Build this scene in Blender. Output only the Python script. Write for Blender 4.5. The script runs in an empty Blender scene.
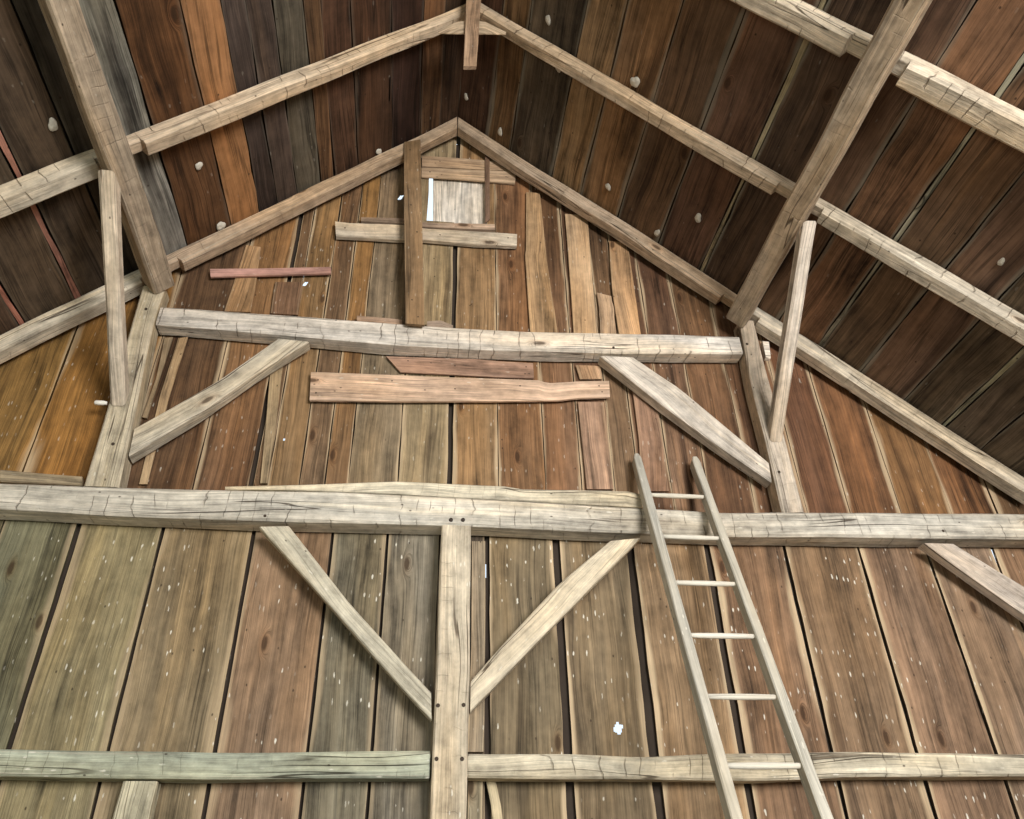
import bpy, bmesh, math, random
from mathutils import Vector, Matrix
import colorsys
R = random.Random(7)
C = bpy.context.scene.collection

# ---------------------------------------------------------------- camera solve
F, PITCH, YAW, ROLL = 784.29, .59449, .13668, -.025869
cp, sp, cw, sw = math.cos(PITCH), math.sin(PITCH), math.cos(YAW), math.sin(YAW)
FW = Vector((sw*cp, cw*cp, sp)); r0 = Vector((cw, -sw, 0)); u0 = r0.cross(FW)
RT = math.cos(ROLL)*r0 + math.sin(ROLL)*u0
UP = -math.sin(ROLL)*r0 + math.cos(ROLL)*u0
EYE = Vector((-.2, -4.6, 1.6))

def ray(x, y): return (x-512)*RT - (y-409.5)*UP + F*FW
def at(x, y, Y=0.0):                       # the point of the upright plane y = Y seen at a photo position
    d = ray(x, y); return EYE + d*((Y-EYE.y)/d.y)
def on_plane(x, y, p, n):
    d = ray(x, y); return EYE + d*((p-EYE).dot(n)/d.dot(n))

# roof planes (top of the rafters): z = b + m*x on each side
ML, BL = .9298, 7.8465
MR, BR = -.8612, 7.8157
XR = (BR-BL)/(ML-MR); ZR = BL+ML*XR
def roof_z(x): return BL+ML*x if x < XR else BR+MR*x
def roof_pt(x, y):
    l = on_plane(x, y, Vector((0, 0, BL)), Vector((-ML, 0, 1)))
    return l if l.x < XR else on_plane(x, y, Vector((0, 0, BR)), Vector((-MR, 0, 1)))

# ---------------------------------------------------------------- materials
def s2l(c): return tuple((v/255/12.92 if v/255 <= .04045 else ((v/255+.055)/1.055)**2.4) for v in c)

class NT:
    def __init__(s, m):
        s.t = m.node_tree; s.n = s.t.nodes; s.l = s.t.links
    def set(s, inp, v):
        if isinstance(v, bpy.types.NodeSocket): s.l.new(v, inp)
        else: inp.default_value = v
    def math(s, op, a, b=0.0, c=None, clamp=False):
        n = s.n.new('ShaderNodeMath'); n.operation = op; n.use_clamp = clamp
        s.set(n.inputs[0], a); s.set(n.inputs[1], b)
        if c is not None: s.set(n.inputs[2], c)
        return n.outputs[0]
    def vmath(s, op, a, b):
        n = s.n.new('ShaderNodeVectorMath'); n.operation = op
        s.set(n.inputs[0], a)
        if op == 'SCALE': s.set(n.inputs['Scale'], b)
        else: s.set(n.inputs[1], b)
        return n.outputs[0]
    def noise(s, vec, detail=2, rough=.5, dist=0.0, scale=1.0):
        n = s.n.new('ShaderNodeTexNoise'); s.l.new(vec, n.inputs['Vector'])
        n.inputs['Scale'].default_value = scale; n.inputs['Detail'].default_value = detail
        n.inputs['Roughness'].default_value = rough; n.inputs['Distortion'].default_value = dist
        return n.outputs['Fac']
    def voronoi(s, vec):
        n = s.n.new('ShaderNodeTexVoronoi'); n.voronoi_dimensions = '2D'; s.l.new(vec, n.inputs['Vector']); n.inputs['Scale'].default_value = 1
        return n.outputs['Distance'], n.outputs['Color']
    def step(s, v, a, b):
        n = s.n.new('ShaderNodeMapRange'); n.interpolation_type = 'SMOOTHSTEP'
        s.set(n.inputs['Value'], v); s.set(n.inputs['From Min'], a); s.set(n.inputs['From Max'], b)
        return n.outputs['Result']
    def mix(s, fac, a, b, mode='MIX'):
        n = s.n.new('ShaderNodeMix'); n.data_type = 'RGBA'; n.blend_type = mode
        s.set(n.inputs[0], fac)
        for i, v in ((6, a), (7, b)):
            s.set(n.inputs[i], v if isinstance(v, bpy.types.NodeSocket) else (*v, 1))
        return n.outputs[2]
    def attr(s, name):
        n = s.n.new('ShaderNodeAttribute'); n.attribute_name = name; return n
    def sep(s, v):
        n = s.n.new('ShaderNodeSeparateXYZ'); s.l.new(v, n.inputs[0]); return n.outputs

def wood(name, fine, contrast, bump, pale=(.50, .37, .22), crack=.0, hatch_freq=7.0, knot=.80, lines=1.0, flecks=.60, blotch=1.0):
    m = bpy.data.materials.new(name); m.use_nodes = True
    g = NT(m); bsdf = g.n['Principled BSDF']
    gr = g.attr('gr').outputs['Vector']; tint = g.attr('tint').outputs['Color']
    pa = g.attr('par'); par = g.sep(pa.outputs['Vector']); hatch_amt = pa.outputs['Alpha']
    rel = g.attr('rel').outputs['Fac']
    V = lambda a, b, o=0.0, src=None: g.vmath('ADD', g.vmath('MULTIPLY', src or gr, (a, b, 1)), (o, o*1.7, o))
    sd_ = g.sep(gr)[2]; cs = g.n.new('ShaderNodeCombineXYZ')
    g.set(cs.inputs[0], g.math('MULTIPLY', sd_, 7.31)); g.set(cs.inputs[1], g.math('MULTIPLY', sd_, 3.17))
    V2 = lambda a, b, o: g.vmath('ADD', g.vmath('ADD', g.vmath('MULTIPLY', gr, (a, b, 0)), (o, o*1.7, 0)), cs.outputs[0])
    warp = g.noise(V(2.2, .9, 3), 2)
    cx = g.n.new('ShaderNodeCombineXYZ'); g.set(cx.inputs[0], g.math('MULTIPLY', g.math('SUBTRACT', warp, .5), .09))
    gw = g.vmath('ADD', gr, cx.outputs[0])
    # a knot swells the grain around it
    kd, kc = g.voronoi(V2(3.4, 1.25, 11))
    kr = g.sep(kc)[0]
    kon = g.step(kr, knot, knot+.02)
    kn = g.math('MULTIPLY', g.math('SUBTRACT', 1, g.step(kd, .03, .15)), kon)
    kcore = g.math('MULTIPLY', g.math('SUBTRACT', 1, g.step(kd, .035, .075)), kon)
    cx2 = g.n.new('ShaderNodeCombineXYZ'); g.set(cx2.inputs[0], g.math('MULTIPLY', kn, .05))
    gw = g.vmath('ADD', gw, cx2.outputs[0])
    nf = g.noise(V(fine, 1.1, 0, gw), 4, .6)
    nm = g.noise(V(17, .42, 5, gw), 4, .55)
    nb = g.noise(V(4.5, .8, 9, gw), 3)
    nc = g.noise(V(3.0, .32, 21, gw), 1)
    rings = g.math('SINE', g.math('MULTIPLY', nc, 95))
    val = g.math('MULTIPLY_ADD', g.math('SUBTRACT', nf, .5), .95*contrast, 1.0)
    val = g.math('MULTIPLY_ADD', g.math('SUBTRACT', nm, .5), 1.15*contrast, val)
    val = g.math('MULTIPLY_ADD', g.math('SUBTRACT', nb, .5), 1.9*contrast, val)
    val = g.math('MULTIPLY_ADD', rings, .10*contrast, val)
    nx = g.noise(V(260, 3.5, 7, gw), 3, .65)
    val = g.math('MULTIPLY_ADD', g.math('SUBTRACT', nx, .5), 1.1*contrast, val)
    dash = g.step(g.noise(V(46, 1.5, 15, gw), 3, .6), .56, .70)
    val = g.math('MULTIPLY_ADD', dash, -.24*contrast, val)
    lite = g.step(g.noise(V(38, .8, 17, gw), 3, .6), .58, .74)
    val = g.math('MULTIPLY_ADD', lite, .22*contrast, val)
    blot = g.noise(V(14, 9, 19), 5, .65)
    val = g.math('MULTIPLY_ADD', g.math('SUBTRACT', blot, .5), 1.15*contrast*blotch, val)
    def line(su, sv, o, w0, w1, m0, m1):
        n = g.noise(V(su, sv, o, gw), 2, .5)
        l = g.math('SUBTRACT', 1, g.step(g.math('ABSOLUTE', g.math('SUBTRACT', n, .5)), w0, w1))
        return g.math('MULTIPLY', l, g.step(g.noise(V(su*.35, sv*2.2, o+4), 3), m0, m1))
    ln1 = line(24, .42, 123, .004, .035, .44, .58)
    ln2 = line(42, .6, 133, .004, .045, .46, .60)
    ln3 = line(30, .5, 143, .004, .045, .48, .60)
    val = g.math('MULTIPLY', val, g.math('MULTIPLY_ADD', ln1, -.55*lines, 1))
    val = g.math('MULTIPLY', val, g.math('MULTIPLY_ADD', ln2, -.38*lines, 1))
    val = g.math('MULTIPLY', val, g.math('MULTIPLY_ADD', ln3, .40*lines, 1))
    val = g.math('MAXIMUM', val, .10)
    col = g.vmath('SCALE', tint, val)
    # warmer and greyer patches
    hue = g.step(g.noise(V(3.2, .55, 31, gw), 3), .42, .68)
    col = g.mix(g.math('MULTIPLY', hue, .55), col, g.mix(1.0, col, (1.14, 1.0, .80), 'MULTIPLY'))
    gry = g.step(g.noise(V(5.5, .5, 41, gw), 3), .52, .72)
    col = g.mix(g.math('MULTIPLY', gry, .35), col, g.mix(1.0, col, (1.05, 1.12, 1.22), 'MULTIPLY'))
    ps = g.step(g.noise(V(11, .38, 47, gw), 4, .6), .58, .74)
    col = g.mix(g.math('MULTIPLY', ps, .5), col, g.mix(1.0, col, (1.6, 1.5, 1.3), 'MULTIPLY'))
    # dark stains running along the grain
    st = g.step(g.noise(V(10, .42, 51, gw), 4, .6), .52, .70)
    col = g.mix(g.math('MULTIPLY', st, par[1], clamp=True), col, g.mix(1.0, col, (.22, .19, .19), 'MULTIPLY'))
    # pale sapwood along the edges
    ed = g.math('MINIMUM', rel, g.math('SUBTRACT', 1, rel))
    ed = g.math('ADD', ed, g.math('MULTIPLY', g.math('SUBTRACT', g.noise(V(6, 1.1, 61), 3), .5), .34))
    edm = g.math('MULTIPLY', g.math('SUBTRACT', 1, g.step(ed, -.01, .075)), par[0], clamp=True)
    col = g.mix(edm, col, g.vmath('SCALE', g.mix(0, pale, pale), g.math('MULTIPLY_ADD', nf, .8, .55)))
    # knots
    col = g.mix(g.math('MULTIPLY', kn, .35), col, g.mix(1.0, col, (.75, .5, .3), 'MULTIPLY'))
    col = g.mix(g.math('MULTIPLY', kcore, .75), col, (.035, .018, .009))
    # drying checks: long thin cracks
    ck = g.noise(V(9, .30, 71, gw), 2)
    ckl = g.math('SUBTRACT', 1, g.step(g.math('ABSOLUTE', g.math('SUBTRACT', ck, .5)), .002, .009))
    ckl = g.math('MULTIPLY', ckl, g.math('MULTIPLY', g.step(g.noise(V(3, .9, 77), 2), .45, .6), crack))
    col = g.mix(ckl, col, g.mix(1.0, col, (.18, .15, .13), 'MULTIPLY'))
    # axe cuts across the grain
    uvw = g.sep(gr)
    hw = g.math('ADD', g.math('MULTIPLY', g.math('SUBTRACT', g.noise(V(10, 6, 81), 2), .5), .55), g.math('MULTIPLY', g.noise(V(.6, 1.7, 83), 1), 5.0))
    ht = g.math('FRACT', g.math('ADD', g.math('MULTIPLY', uvw[1], hatch_freq), hw))
    hl = g.math('SUBTRACT', 1, g.step(g.math('ABSOLUTE', g.math('SUBTRACT', ht, .5)), .008, .035))
    hl = g.math('MULTIPLY', hl, g.math('MULTIPLY', g.step(g.noise(V(9, 3.6, 87), 3), .46, .60), hatch_amt))
    col = g.mix(g.math('MULTIPLY', hl, .5), col, g.mix(1.0, col, (.25, .2, .16), 'MULTIPLY'))
    # pale flecks (bird lime, splinters)
    sd, sc = g.voronoi(V2(26, 8, 91))
    sd = g.math('ADD', sd, g.math('MULTIPLY', g.math('SUBTRACT', g.noise(V(95, 40, 93), 2), .5), .34))
    sd = g.math('SUBTRACT', sd, g.math('MULTIPLY', g.sep(sc)[0], .10))
    on = g.step(g.sep(sc)[1], flecks, flecks+.02)
    sk = g.math('MULTIPLY', g.math('MULTIPLY', g.math('SUBTRACT', 1, g.step(sd, -.02, .07)), on), par[2], clamp=True)
    sk = g.math('MULTIPLY', sk, g.step(g.noise(V(3.2, 2.0, 95), 3), .42, .58))
    col = g.mix(g.math('MULTIPLY', sk, .85), col, (.78, .75, .66))
    # worm holes and nail rust
    wd, wc = g.voronoi(V2(13, 8, 103))
    wk = g.math('MULTIPLY', g.math('SUBTRACT', 1, g.step(wd, .03, .09)), g.step(g.sep(wc)[2], .93, .95))
    col = g.mix(g.math('MULTIPLY', wk, .8), col, (.03, .018, .012))
    g.l.new(col, bsdf.inputs['Base Color'])
    bsdf.inputs['Roughness'].default_value = .78
    bsdf.inputs['Specular IOR Level'].default_value = .22
    h = g.math('MULTIPLY_ADD', nf, .45, g.math('MULTIPLY_ADD', nx, .25, g.math('MULTIPLY', nm, .5)))
    h = g.math('SUBTRACT', h, g.math('MULTIPLY', ckl, .8))
    h = g.math('SUBTRACT', h, g.math('MULTIPLY', hl, .8))
    h = g.math('ADD', h, g.math('MULTIPLY', g.noise(V(9, 7, 111), 2), .55))
    b = g.n.new('ShaderNodeBump'); b.inputs['Strength'].default_value = bump; b.inputs['Distance'].default_value = .012
    g.l.new(h, b.inputs['Height']); g.l.new(b.outputs[0], bsdf.inputs['Normal'])
    return m

M_BOARD = wood('weathered_board_wood', 75, .95, .6, pale=(.56, .43, .28), lines=.72)
M_ROOF = wood('stained_roof_wood', 70, 1.0, .6, pale=(.30, .29, .24), knot=.85, flecks=.88)
M_TIMBER = wood('hewn_timber_wood', 60, .60, 1.0, lines=.62, blotch=2.1, hatch_freq=9.0, pale=(.58, .51, .41), crack=.9, knot=.9)
M_LADDER = wood('ladder_wood', 80, .35, .3, lines=.5, pale=(.6, .55, .42), crack=.3, knot=.93)

def plain(name, col, var=.35, scale=14, rough=.85, metal=0):
    m = bpy.data.materials.new(name); m.use_nodes = True
    g = NT(m); b = g.n['Principled BSDF']
    tc = g.n.new('ShaderNodeTexCoord').outputs['Object']
    n = g.noise(tc, 4, .6, scale=scale)
    v = g.math('MULTIPLY_ADD', g.math('SUBTRACT', n, .5), 2*var, 1)
    g.l.new(g.vmath('SCALE', g.mix(0, col, col), v), b.inputs['Base Color'])
    b.inputs['Roughness'].default_value = rough; b.inputs['Metallic'].default_value = metal
    bp = g.n.new('ShaderNodeBump'); bp.inputs['Strength'].default_value = .4; bp.inputs['Distance'].default_value = .004
    g.l.new(n, bp.inputs['Height']); g.l.new(bp.outputs[0], b.inputs['Normal'])
    return m
M_DARK = plain('dark_gap_backing', (.040, .028, .020), .5, 6, .95)  # dark colour of the sheets put behind boards so the gaps read dark
M_NEST = plain('pale_mud', (.60, .57, .50), .45, 40)
M_IRON = plain('rusty_iron', (.035, .024, .018), .5, 60, .6, .4)
M_PEG = plain('dark_oak_peg', (.045, .03, .02), .5, 60)
M_WHITE = plain('chalky_white_paint', (.80, .78, .72), .1, 40)
M_EARTH = plain('trodden_earth', (.12, .10, .07), .4, 3)

# ---------------------------------------------------------------- mesh builder
class MB:
    def __init__(s): s.v = []; s.f = []; s.gr = []; s.rel = []; s.tint = []; s.par = []
    def vert(s, co, gr=(0, 0, 0), rel=.5, tint=(.3, .25, .2), par=(0, 0, 0, 0)):
        s.v.append(tuple(co)); s.gr.append(gr); s.rel.append(rel); s.tint.append(tint); s.par.append(par)
        return len(s.v)-1
    def build(s, name, mat, parent=None, smooth=False, origin=None):
        me = bpy.data.meshes.new(name)
        o0 = Vector(origin) if origin is not None else Vector((0, 0, 0))
        me.from_pydata([tuple(Vector(c)-o0) for c in s.v], [], s.f); me.update()
        a = me.attributes.new('gr', 'FLOAT_VECTOR', 'POINT'); a.data.foreach_set('vector', [x for t in s.gr for x in t])
        a = me.attributes.new('rel', 'FLOAT', 'POINT'); a.data.foreach_set('value', s.rel)
        a = me.attributes.new('tint', 'FLOAT_COLOR', 'POINT'); a.data.foreach_set('color', [x for t in s.tint for x in (*t, 1)])
        a = me.attributes.new('par', 'FLOAT_COLOR', 'POINT'); a.data.foreach_set('color', [x for t in s.par for x in t])
        bm = bmesh.new(); bm.from_mesh(me)
        bmesh.ops.recalc_face_normals(bm, faces=bm.faces); bm.to_mesh(me); bm.free()
        me.materials.append(mat)
        if smooth:
            me.polygons.foreach_set('use_smooth', [True]*len(me.polygons))
        o = bpy.data.objects.new(name, me); C.objects.link(o)
        o.location = o0
        if parent is not None:
            o.parent = parent; o.location = o0 - parent.location
        return o

def tag(o, label=None, cat=None, group=None, kind=None):
    for k, v in (('label', label), ('category', cat), ('group', group), ('kind', kind)):
        if v: o[k] = v
    return o
def empty(name, loc, label, cat, group=None):
    o = bpy.data.objects.new(name, None); C.objects.link(o); o.location = loc
    o.empty_display_size = .1
    return tag(o, label, cat, group)

def vnoise(seed):
    rr = random.Random(seed); k = [(rr.uniform(.6, 6.5), rr.uniform(0, 6.28), rr.uniform(.4, 1)) for _ in range(5)]
    return lambda t: sum(a/(.5+.35*f)*math.sin(f*t+p) for f, p, a in k)/2.2

def loft(mb, secs, tint, par, seed=None, wob=.003, ch=.008, fan=(0, 0, 0)):
    """secs: list of rings of 4 corners (Vector); one continuous, slightly uneven timber with eased arrises and closed ends"""
    seed = R.uniform(0, 100) if seed is None else seed
    ns = [vnoise(seed*31+i) for i in range(12)]
    L = 0; rings = []; prev = None
    for q in secs:
        c = sum(q, Vector())/4
        if prev is not None: L += (c-prev).length
        prev = c
        q2 = [p + Vector((ns[3*i](L*1.7), ns[3*i+1](L*1.7), ns[3*i+2](L*1.7)))*wob for i, p in enumerate(q)]
        ring = []; rl = []; us = []; u = 0
        for i in range(4):
            p, a, b = q2[i], q2[i-1], q2[(i+1) % 4]
            ea, eb = (a-p), (b-p)
            la, lb = max(ea.length, 1e-6), max(eb.length, 1e-6)
            ring += [p+ea/la*min(ch, la*.3), p+eb/lb*min(ch, lb*.3)]
            rl += [1.0, 0.0]
        idx = []
        for k in range(9):
            p = ring[k % 8]
            if k: u += (p-ring[k-1]).length
            idx.append(mb.vert(p, (u, L, seed), rl[k % 8], tint, par))
        rings.append(idx)
    for a, b in zip(rings, rings[1:]):
        for k in range(8):
            mb.f.append((a[k], a[k+1], b[k+1], b[k]))
    dark = tuple(t*.8 for t in tint)
    for ring, sgn in ((rings[0], 1), (rings[-1], -1)):
        cap = [mb.vert(mb.v[i], ((mb.v[i][0]+mb.v[i][1])*1.0, mb.v[i][2]*3, seed+3), .5, dark, (0, par[1]*.5, 0, 0)) for i in ring[:8]]
        mb.f.append(tuple(cap))

def resample(pl, n):
    d = [0]
    for a, b in zip(pl, pl[1:]): d.append(d[-1]+(b-a).length)
    out = []; k = 0
    for i in range(n):
        t = d[-1]*i/(n-1)
        while k < len(pl)-2 and d[k+1] < t: k += 1
        s = (t-d[k])/max(d[k+1]-d[k], 1e-9); out.append(pl[k].lerp(pl[k+1], s))
    return out

def face_member(mb, A, B, Y, depth, tint, par, seg=.12, jag=0, back=None, **kw):
    """a flat timber or board whose face lies in the plane y = Y; A and B are its two long edges (photo positions, or points)"""
    conv = lambda E: [p if isinstance(p, Vector) else at(p[0], p[1], Y) for p in E]
    A, B = conv(A), conv(B)
    ln = max(sum((b-a).length for a, b in zip(E, E[1:])) for E in (A, B))
    n = max(3, int(ln/seg)+2)
    A, B = resample(A, n), resample(B, n)
    d = Vector((0, depth, 0))
    if jag:
        rj = random.Random(int(jag*1e5)+n)
        for E in (A, B):
            for i in range(n):
                E[i] = E[i]+Vector((rj.uniform(-jag, jag), 0, rj.uniform(-jag, jag)*.6))
    loft(mb, [[a, b, b+d, a+d] for a, b in zip(A, B)], tint, par, **kw)

def col(r, g, b, k=1.0):
    c = s2l((r, g, b)); y = .3*c[0]+.55*c[1]+.15*c[2]
    return tuple((y+(v-y)*.64)*k*1.08 for v in c)

# paint-chip colours of the old wood
TIE = col(194, 185, 166); GREENISH = col(156, 166, 144); COLLAR = col(208, 196, 180); RAFT = col(184, 152, 114)
PURL = col(172, 148, 116); BRACE = col(190, 178, 158); POST = col(188, 172, 142); TANB = col(198, 160, 126)
LADD = col(184, 178, 160)
SPECK = .55

def thing(name, A, B, Y, depth, tint, par, label, cat, group=None, mat=None, **kw):
    mb = MB(); face_member(mb, A, B, Y, depth, tint, par, **kw)
    c = Vector(mb.v[0])
    o = mb.build(name, mat or M_TIMBER, origin=c)
    return tag(o, label, cat, group, 'thing')

def zcap(p, z): p = p.copy(); p.z = z; return p
def stud_disc(name, p, r, mat, parent, depth=.008, n=12, y_in=.01):
    mb = MB(); 
    fr = [mb.vert(p+Vector((r*.85*math.cos(a), -depth, r*.85*math.sin(a)))) for a in [6.283*i/n for i in range(n)]]
    bk = [mb.vert(p+Vector((r*math.cos(a), y_in, r*math.sin(a)))) for a in [6.283*i/n for i in range(n)]]
    mb.f.append(tuple(fr))
    for i in range(n): mb.f.append((fr[i], fr[(i+1) % n], bk[(i+1) % n], bk[i]))
    return mb.build(name, mat, parent, origin=p)

# ---------------------------------------------------------------- boards of walls and roof
def board(mb, fn, a0, a1, b0, b1, tint, par, thick=.02, ragged=.0015, rise=0.0, holes=(), seg=.11, tilt=0.0, tint2=None, nacross=3):
    """fn(a, b, c): across, along, outwards. b0, b1: numbers or functions of a. holes: (a, b, half width, half length) left open"""
    seed = R.uniform(0, 100); nl, nr = vnoise(seed), vnoise(seed+50)
    f0 = b0 if callable(b0) else (lambda a: b0)
    f1 = b1 if callable(b1) else (lambda a: b1)
    bm0, bm1 = f0((a0+a1)/2), f1((a0+a1)/2)
    nb = max(2, int(abs(bm1-bm0)/seg)+1)
    ts = {i/nb for i in range(nb+1)}; ss = {i/nacross for i in range(nacross+1)}
    for ha, hb, hw, hl in holes:
        for q in (-1, 1):
            ss.add(min(max((ha+q*hw-a0)/(a1-a0), 0.0), 1.0)); ts.add(min(max((hb+q*hl-bm0)/(bm1-bm0), 0.0), 1.0))
    ts, ss = sorted(ts), sorted(ss)
    grid = []
    for t in ts:
        row = []
        for s in ss:
            a = a0+(a1-a0)*s; b = f0(a)*(1-t)+f1(a)*t
            aa = a + (1-s)*nl(b*4)*ragged + s*nr(b*4)*ragged
            c = -rise + tilt*(s-.5)
            tn = tint if tint2 is None else tuple(x*(1-t)+y*t for x, y in zip(tint, tint2))
            row.append((Vector(fn(aa, b, c)), Vector(fn(aa, b, c+thick)), (aa-a0, b, seed), s, tn))
        grid.append(row)
    vi = [[mb.vert(q[0], q[2], q[3], q[4], par) for q in row] for row in grid]
    for i in range(len(ts)-1):
        for j in range(len(ss)-1):
            am = a0+(a1-a0)*(ss[j]+ss[j+1])/2; bm_ = bm0+(bm1-bm0)*(ts[i]+ts[i+1])/2
            if any(abs(am-ha) < hw and abs(bm_-hb) < hl for ha, hb, hw, hl in holes): continue
            mb.f.append((vi[i][j], vi[i][j+1], vi[i+1][j+1], vi[i+1][j]))
    for j in (0, -1):       # the sawn side edges
        e = [(mb.vert(row[j][0], (row[j][3]*.3, row[j][2][1], seed+1), .5, tuple(x*.75 for x in row[j][4]), par),
              mb.vert(row[j][1], (row[j][3]*.3+.02, row[j][2][1], seed+1), .5, tuple(x*.4 for x in row[j][4]), par)) for row in grid]
        for p, q in zip(e, e[1:]): mb.f.append((p[0], q[0], q[1], p[1]))
    for i in (0, -1):
        e = [(mb.vert(q[0], q[2], .5, q[4], par), mb.vert(q[1], q[2], .5, tuple(x*.4 for x in q[4]), par)) for q in grid[i]]
        for p, q in zip(e, e[1:]): mb.f.append((p[0], q[0], q[1], p[1]))

def bcol(r, g, b, k=1.0, hue=1.0):
    c = s2l((r, g, b)); y = .3*c[0]+.55*c[1]+.15*c[2]
    h = hue*min(1, max(0, (c[0]-c[2])/c[0]-.3)/.45)
    return tuple((y+(v-y)*.76)*k*(1+(f-1)*h) for v, f in zip(c, (.95, 1.025, .90)))
def jit(c, k=.12):
    s = 1+R.uniform(-k, k); return tuple(v*s*(1+R.uniform(-.04, .04)) for v in c)

WIN_X0, WIN_X1 = at(428, 200).x, at(487, 200).x
WIN_Z0, WIN_Z1 = at(457, 222).z, at(457, 178).z
wall_fn = lambda a, b, c: (a, .014+c, b)

lower_edges = [-4.28, -4.05, -3.55, -3.05, -2.66, -2.23, -1.74, -1.20, -.72, -.38, -.05, .25, .70, 1.19, 1.71, 2.25, 2.78, 3.28, 3.78, 4.3, 4.58]
lower_gap = {-2.23: .03, -1.74: .02, -1.2: .024, -.72: .018, -.38: .018, .25: .035, .70: .05, 1.19: .055, 1.71: .045, 2.25: .024, 2.78: .02, 3.28: .024, 3.78: .024}
lower_col = [(140, 130, 94)]*4 + [(126, 121, 92), (152, 138, 98), (142, 123, 87), (148, 121, 90), (137, 125, 101), (144, 134, 112), (104, 88, 70), (132, 110, 82), (142, 118, 84), (148, 116, 84), (140, 104, 74), (142, 108, 78), (146, 110, 84), (142, 114, 92), (138, 104, 80), (140, 100, 74), (130, 95, 70), (130, 95, 70)]
TIE_MID = 3.80
star = at(619, 728)
lower_holes = [(star.x+q*.024*dx, star.z+.026*dz, .024*w_, .024*l_) for q, dx, dz, w_, l_ in ((1, 0, 0, .8, .9), (1, .7, .4, .5, .4), (-1, .75, -.2, .4, .5), (1, .1, -.95, .4, .3), (1, -.1, 1, .3, .4))]
wb = MB()
for i, (a0, a1) in enumerate(zip(lower_edges, lower_edges[1:])):
    g0, g1 = lower_gap.get(a0, .012)/2, lower_gap.get(a1, .012)/2
    c = jit(bcol(*lower_col[i], .82 if a0 < .2 else .86, .3), .06)
    board(wb, wall_fn, a0+g0, a1-g1, .02, TIE_MID, c, (1.0 if a0 > .2 else .5, .3 if a0 < .2 else .55, 1.0, 0), rise=R.uniform(0, .007), tilt=R.uniform(-.004, .004),
          ragged=.006 if a0 > .2 else .003, holes=[h for h in lower_holes if a0 < h[0] < a1], nacross=5)
gable_edges = [-4.2, -3.7, -3.2, -2.66, -2.07, -1.62, -1.27, -1.17, -.97, -.81, -.66, -.34, 0.0, .33, .65, .9, 1.13, 1.3, 1.53, 1.79, 2.11, 2.48, 2.8, 3.18, 3.57, 3.93, 4.35]
gable_gap = {-1.27: .03, 0.0: .036, -2.66: .012, -.97: .009, -.81: .009, -.34: .009}
gable_top = {.65: (104, 68, 44), .9: (100, 64, 42), 1.13: (108, 72, 50), 1.3: (104, 66, 46), 1.53: (104, 66, 46), -1.62: (150, 100, 52), -1.17: (140, 96, 54), -.81: (158, 104, 44), -.97: (120, 80, 50)}
gable_col = [(140, 92, 26)]*2 + [(152, 104, 32), (158, 100, 20), (116, 76, 50), (112, 76, 54), (128, 92, 62), (134, 100, 72), (128, 96, 70), (124, 86, 60), (148, 124, 100), (158, 130, 98), (160, 116, 76), (142, 96, 62), (138, 94, 66), (126, 86, 60), (134, 100, 76), (126, 84, 62), (138, 98, 74), (120, 78, 54), (122, 78, 50), (112, 70, 46), (124, 80, 48), (132, 86, 50), (140, 92, 56), (120, 78, 50), (120, 78, 50)]
p404 = at(400.5, 198); p307 = at(306, 279); p284 = at(284, 438); p298 = at(299, 296)
def ragged_hole(x, z, r): return [(x, z, r*.8, r*.9), (x+r*.7, z+r*.4, r*.5, r*.45), (x-r*.75, z-r*.2, r*.4, r*.5), (x+r*.1, z-r*.9, r*.4, r*.35), (x-r*.1, z+r*1.0, r*.3, r*.4)]
gable_holes = ragged_hole(p404.x, p404.z, .019) + ragged_hole(p307.x, p307.z, .016) + [(p284.x, p284.z, .006, .008), (p298.x, p298.z-.02, .004, .09)]
for i, (a0, a1) in enumerate(zip(gable_edges, gable_edges[1:])):
    g0, g1 = gable_gap.get(a0, .006)/2, gable_gap.get(a1, .006)/2
    c = jit(bcol(*gable_col[i], .90), .05); par = (.75, .7, .45, 0); ri = R.uniform(0, .007)
    hs = [h for h in gable_holes if a0 < h[0] < a1]
    top = lambda a: min(roof_z(a)-.005, 8)
    kw = dict(rise=ri, tilt=R.uniform(-.004, .004), ragged=.004, nacross=4)
    if a1 > WIN_X0 and a0 < WIN_X1:      # boards cut short below and above the little window
        board(wb, wall_fn, a0+g0, a1-g1, TIE_MID+.012, WIN_Z0, c, par, **kw)
        board(wb, wall_fn, a0+g0, a1-g1, WIN_Z1, top, c, par, **kw)
        if a0 < WIN_X0: board(wb, wall_fn, a0+g0, WIN_X0, WIN_Z0, WIN_Z1, c, par, **kw)
        if a1 > WIN_X1: board(wb, wall_fn, WIN_X1, a1-g1, WIN_Z0, WIN_Z1, c, par, **kw)
    else:
        board(wb, wall_fn, a0+g0, a1-g1, TIE_MID+.012, top, c, par, holes=hs, tint2=jit(bcol(*gable_top[a0]) if a0 in gable_top else c, .12), **kw)
wall_back = tag(wb.build('wall_back', M_BOARD), 'gable wall of wide weathered vertical boards', None, None, 'structure')

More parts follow.
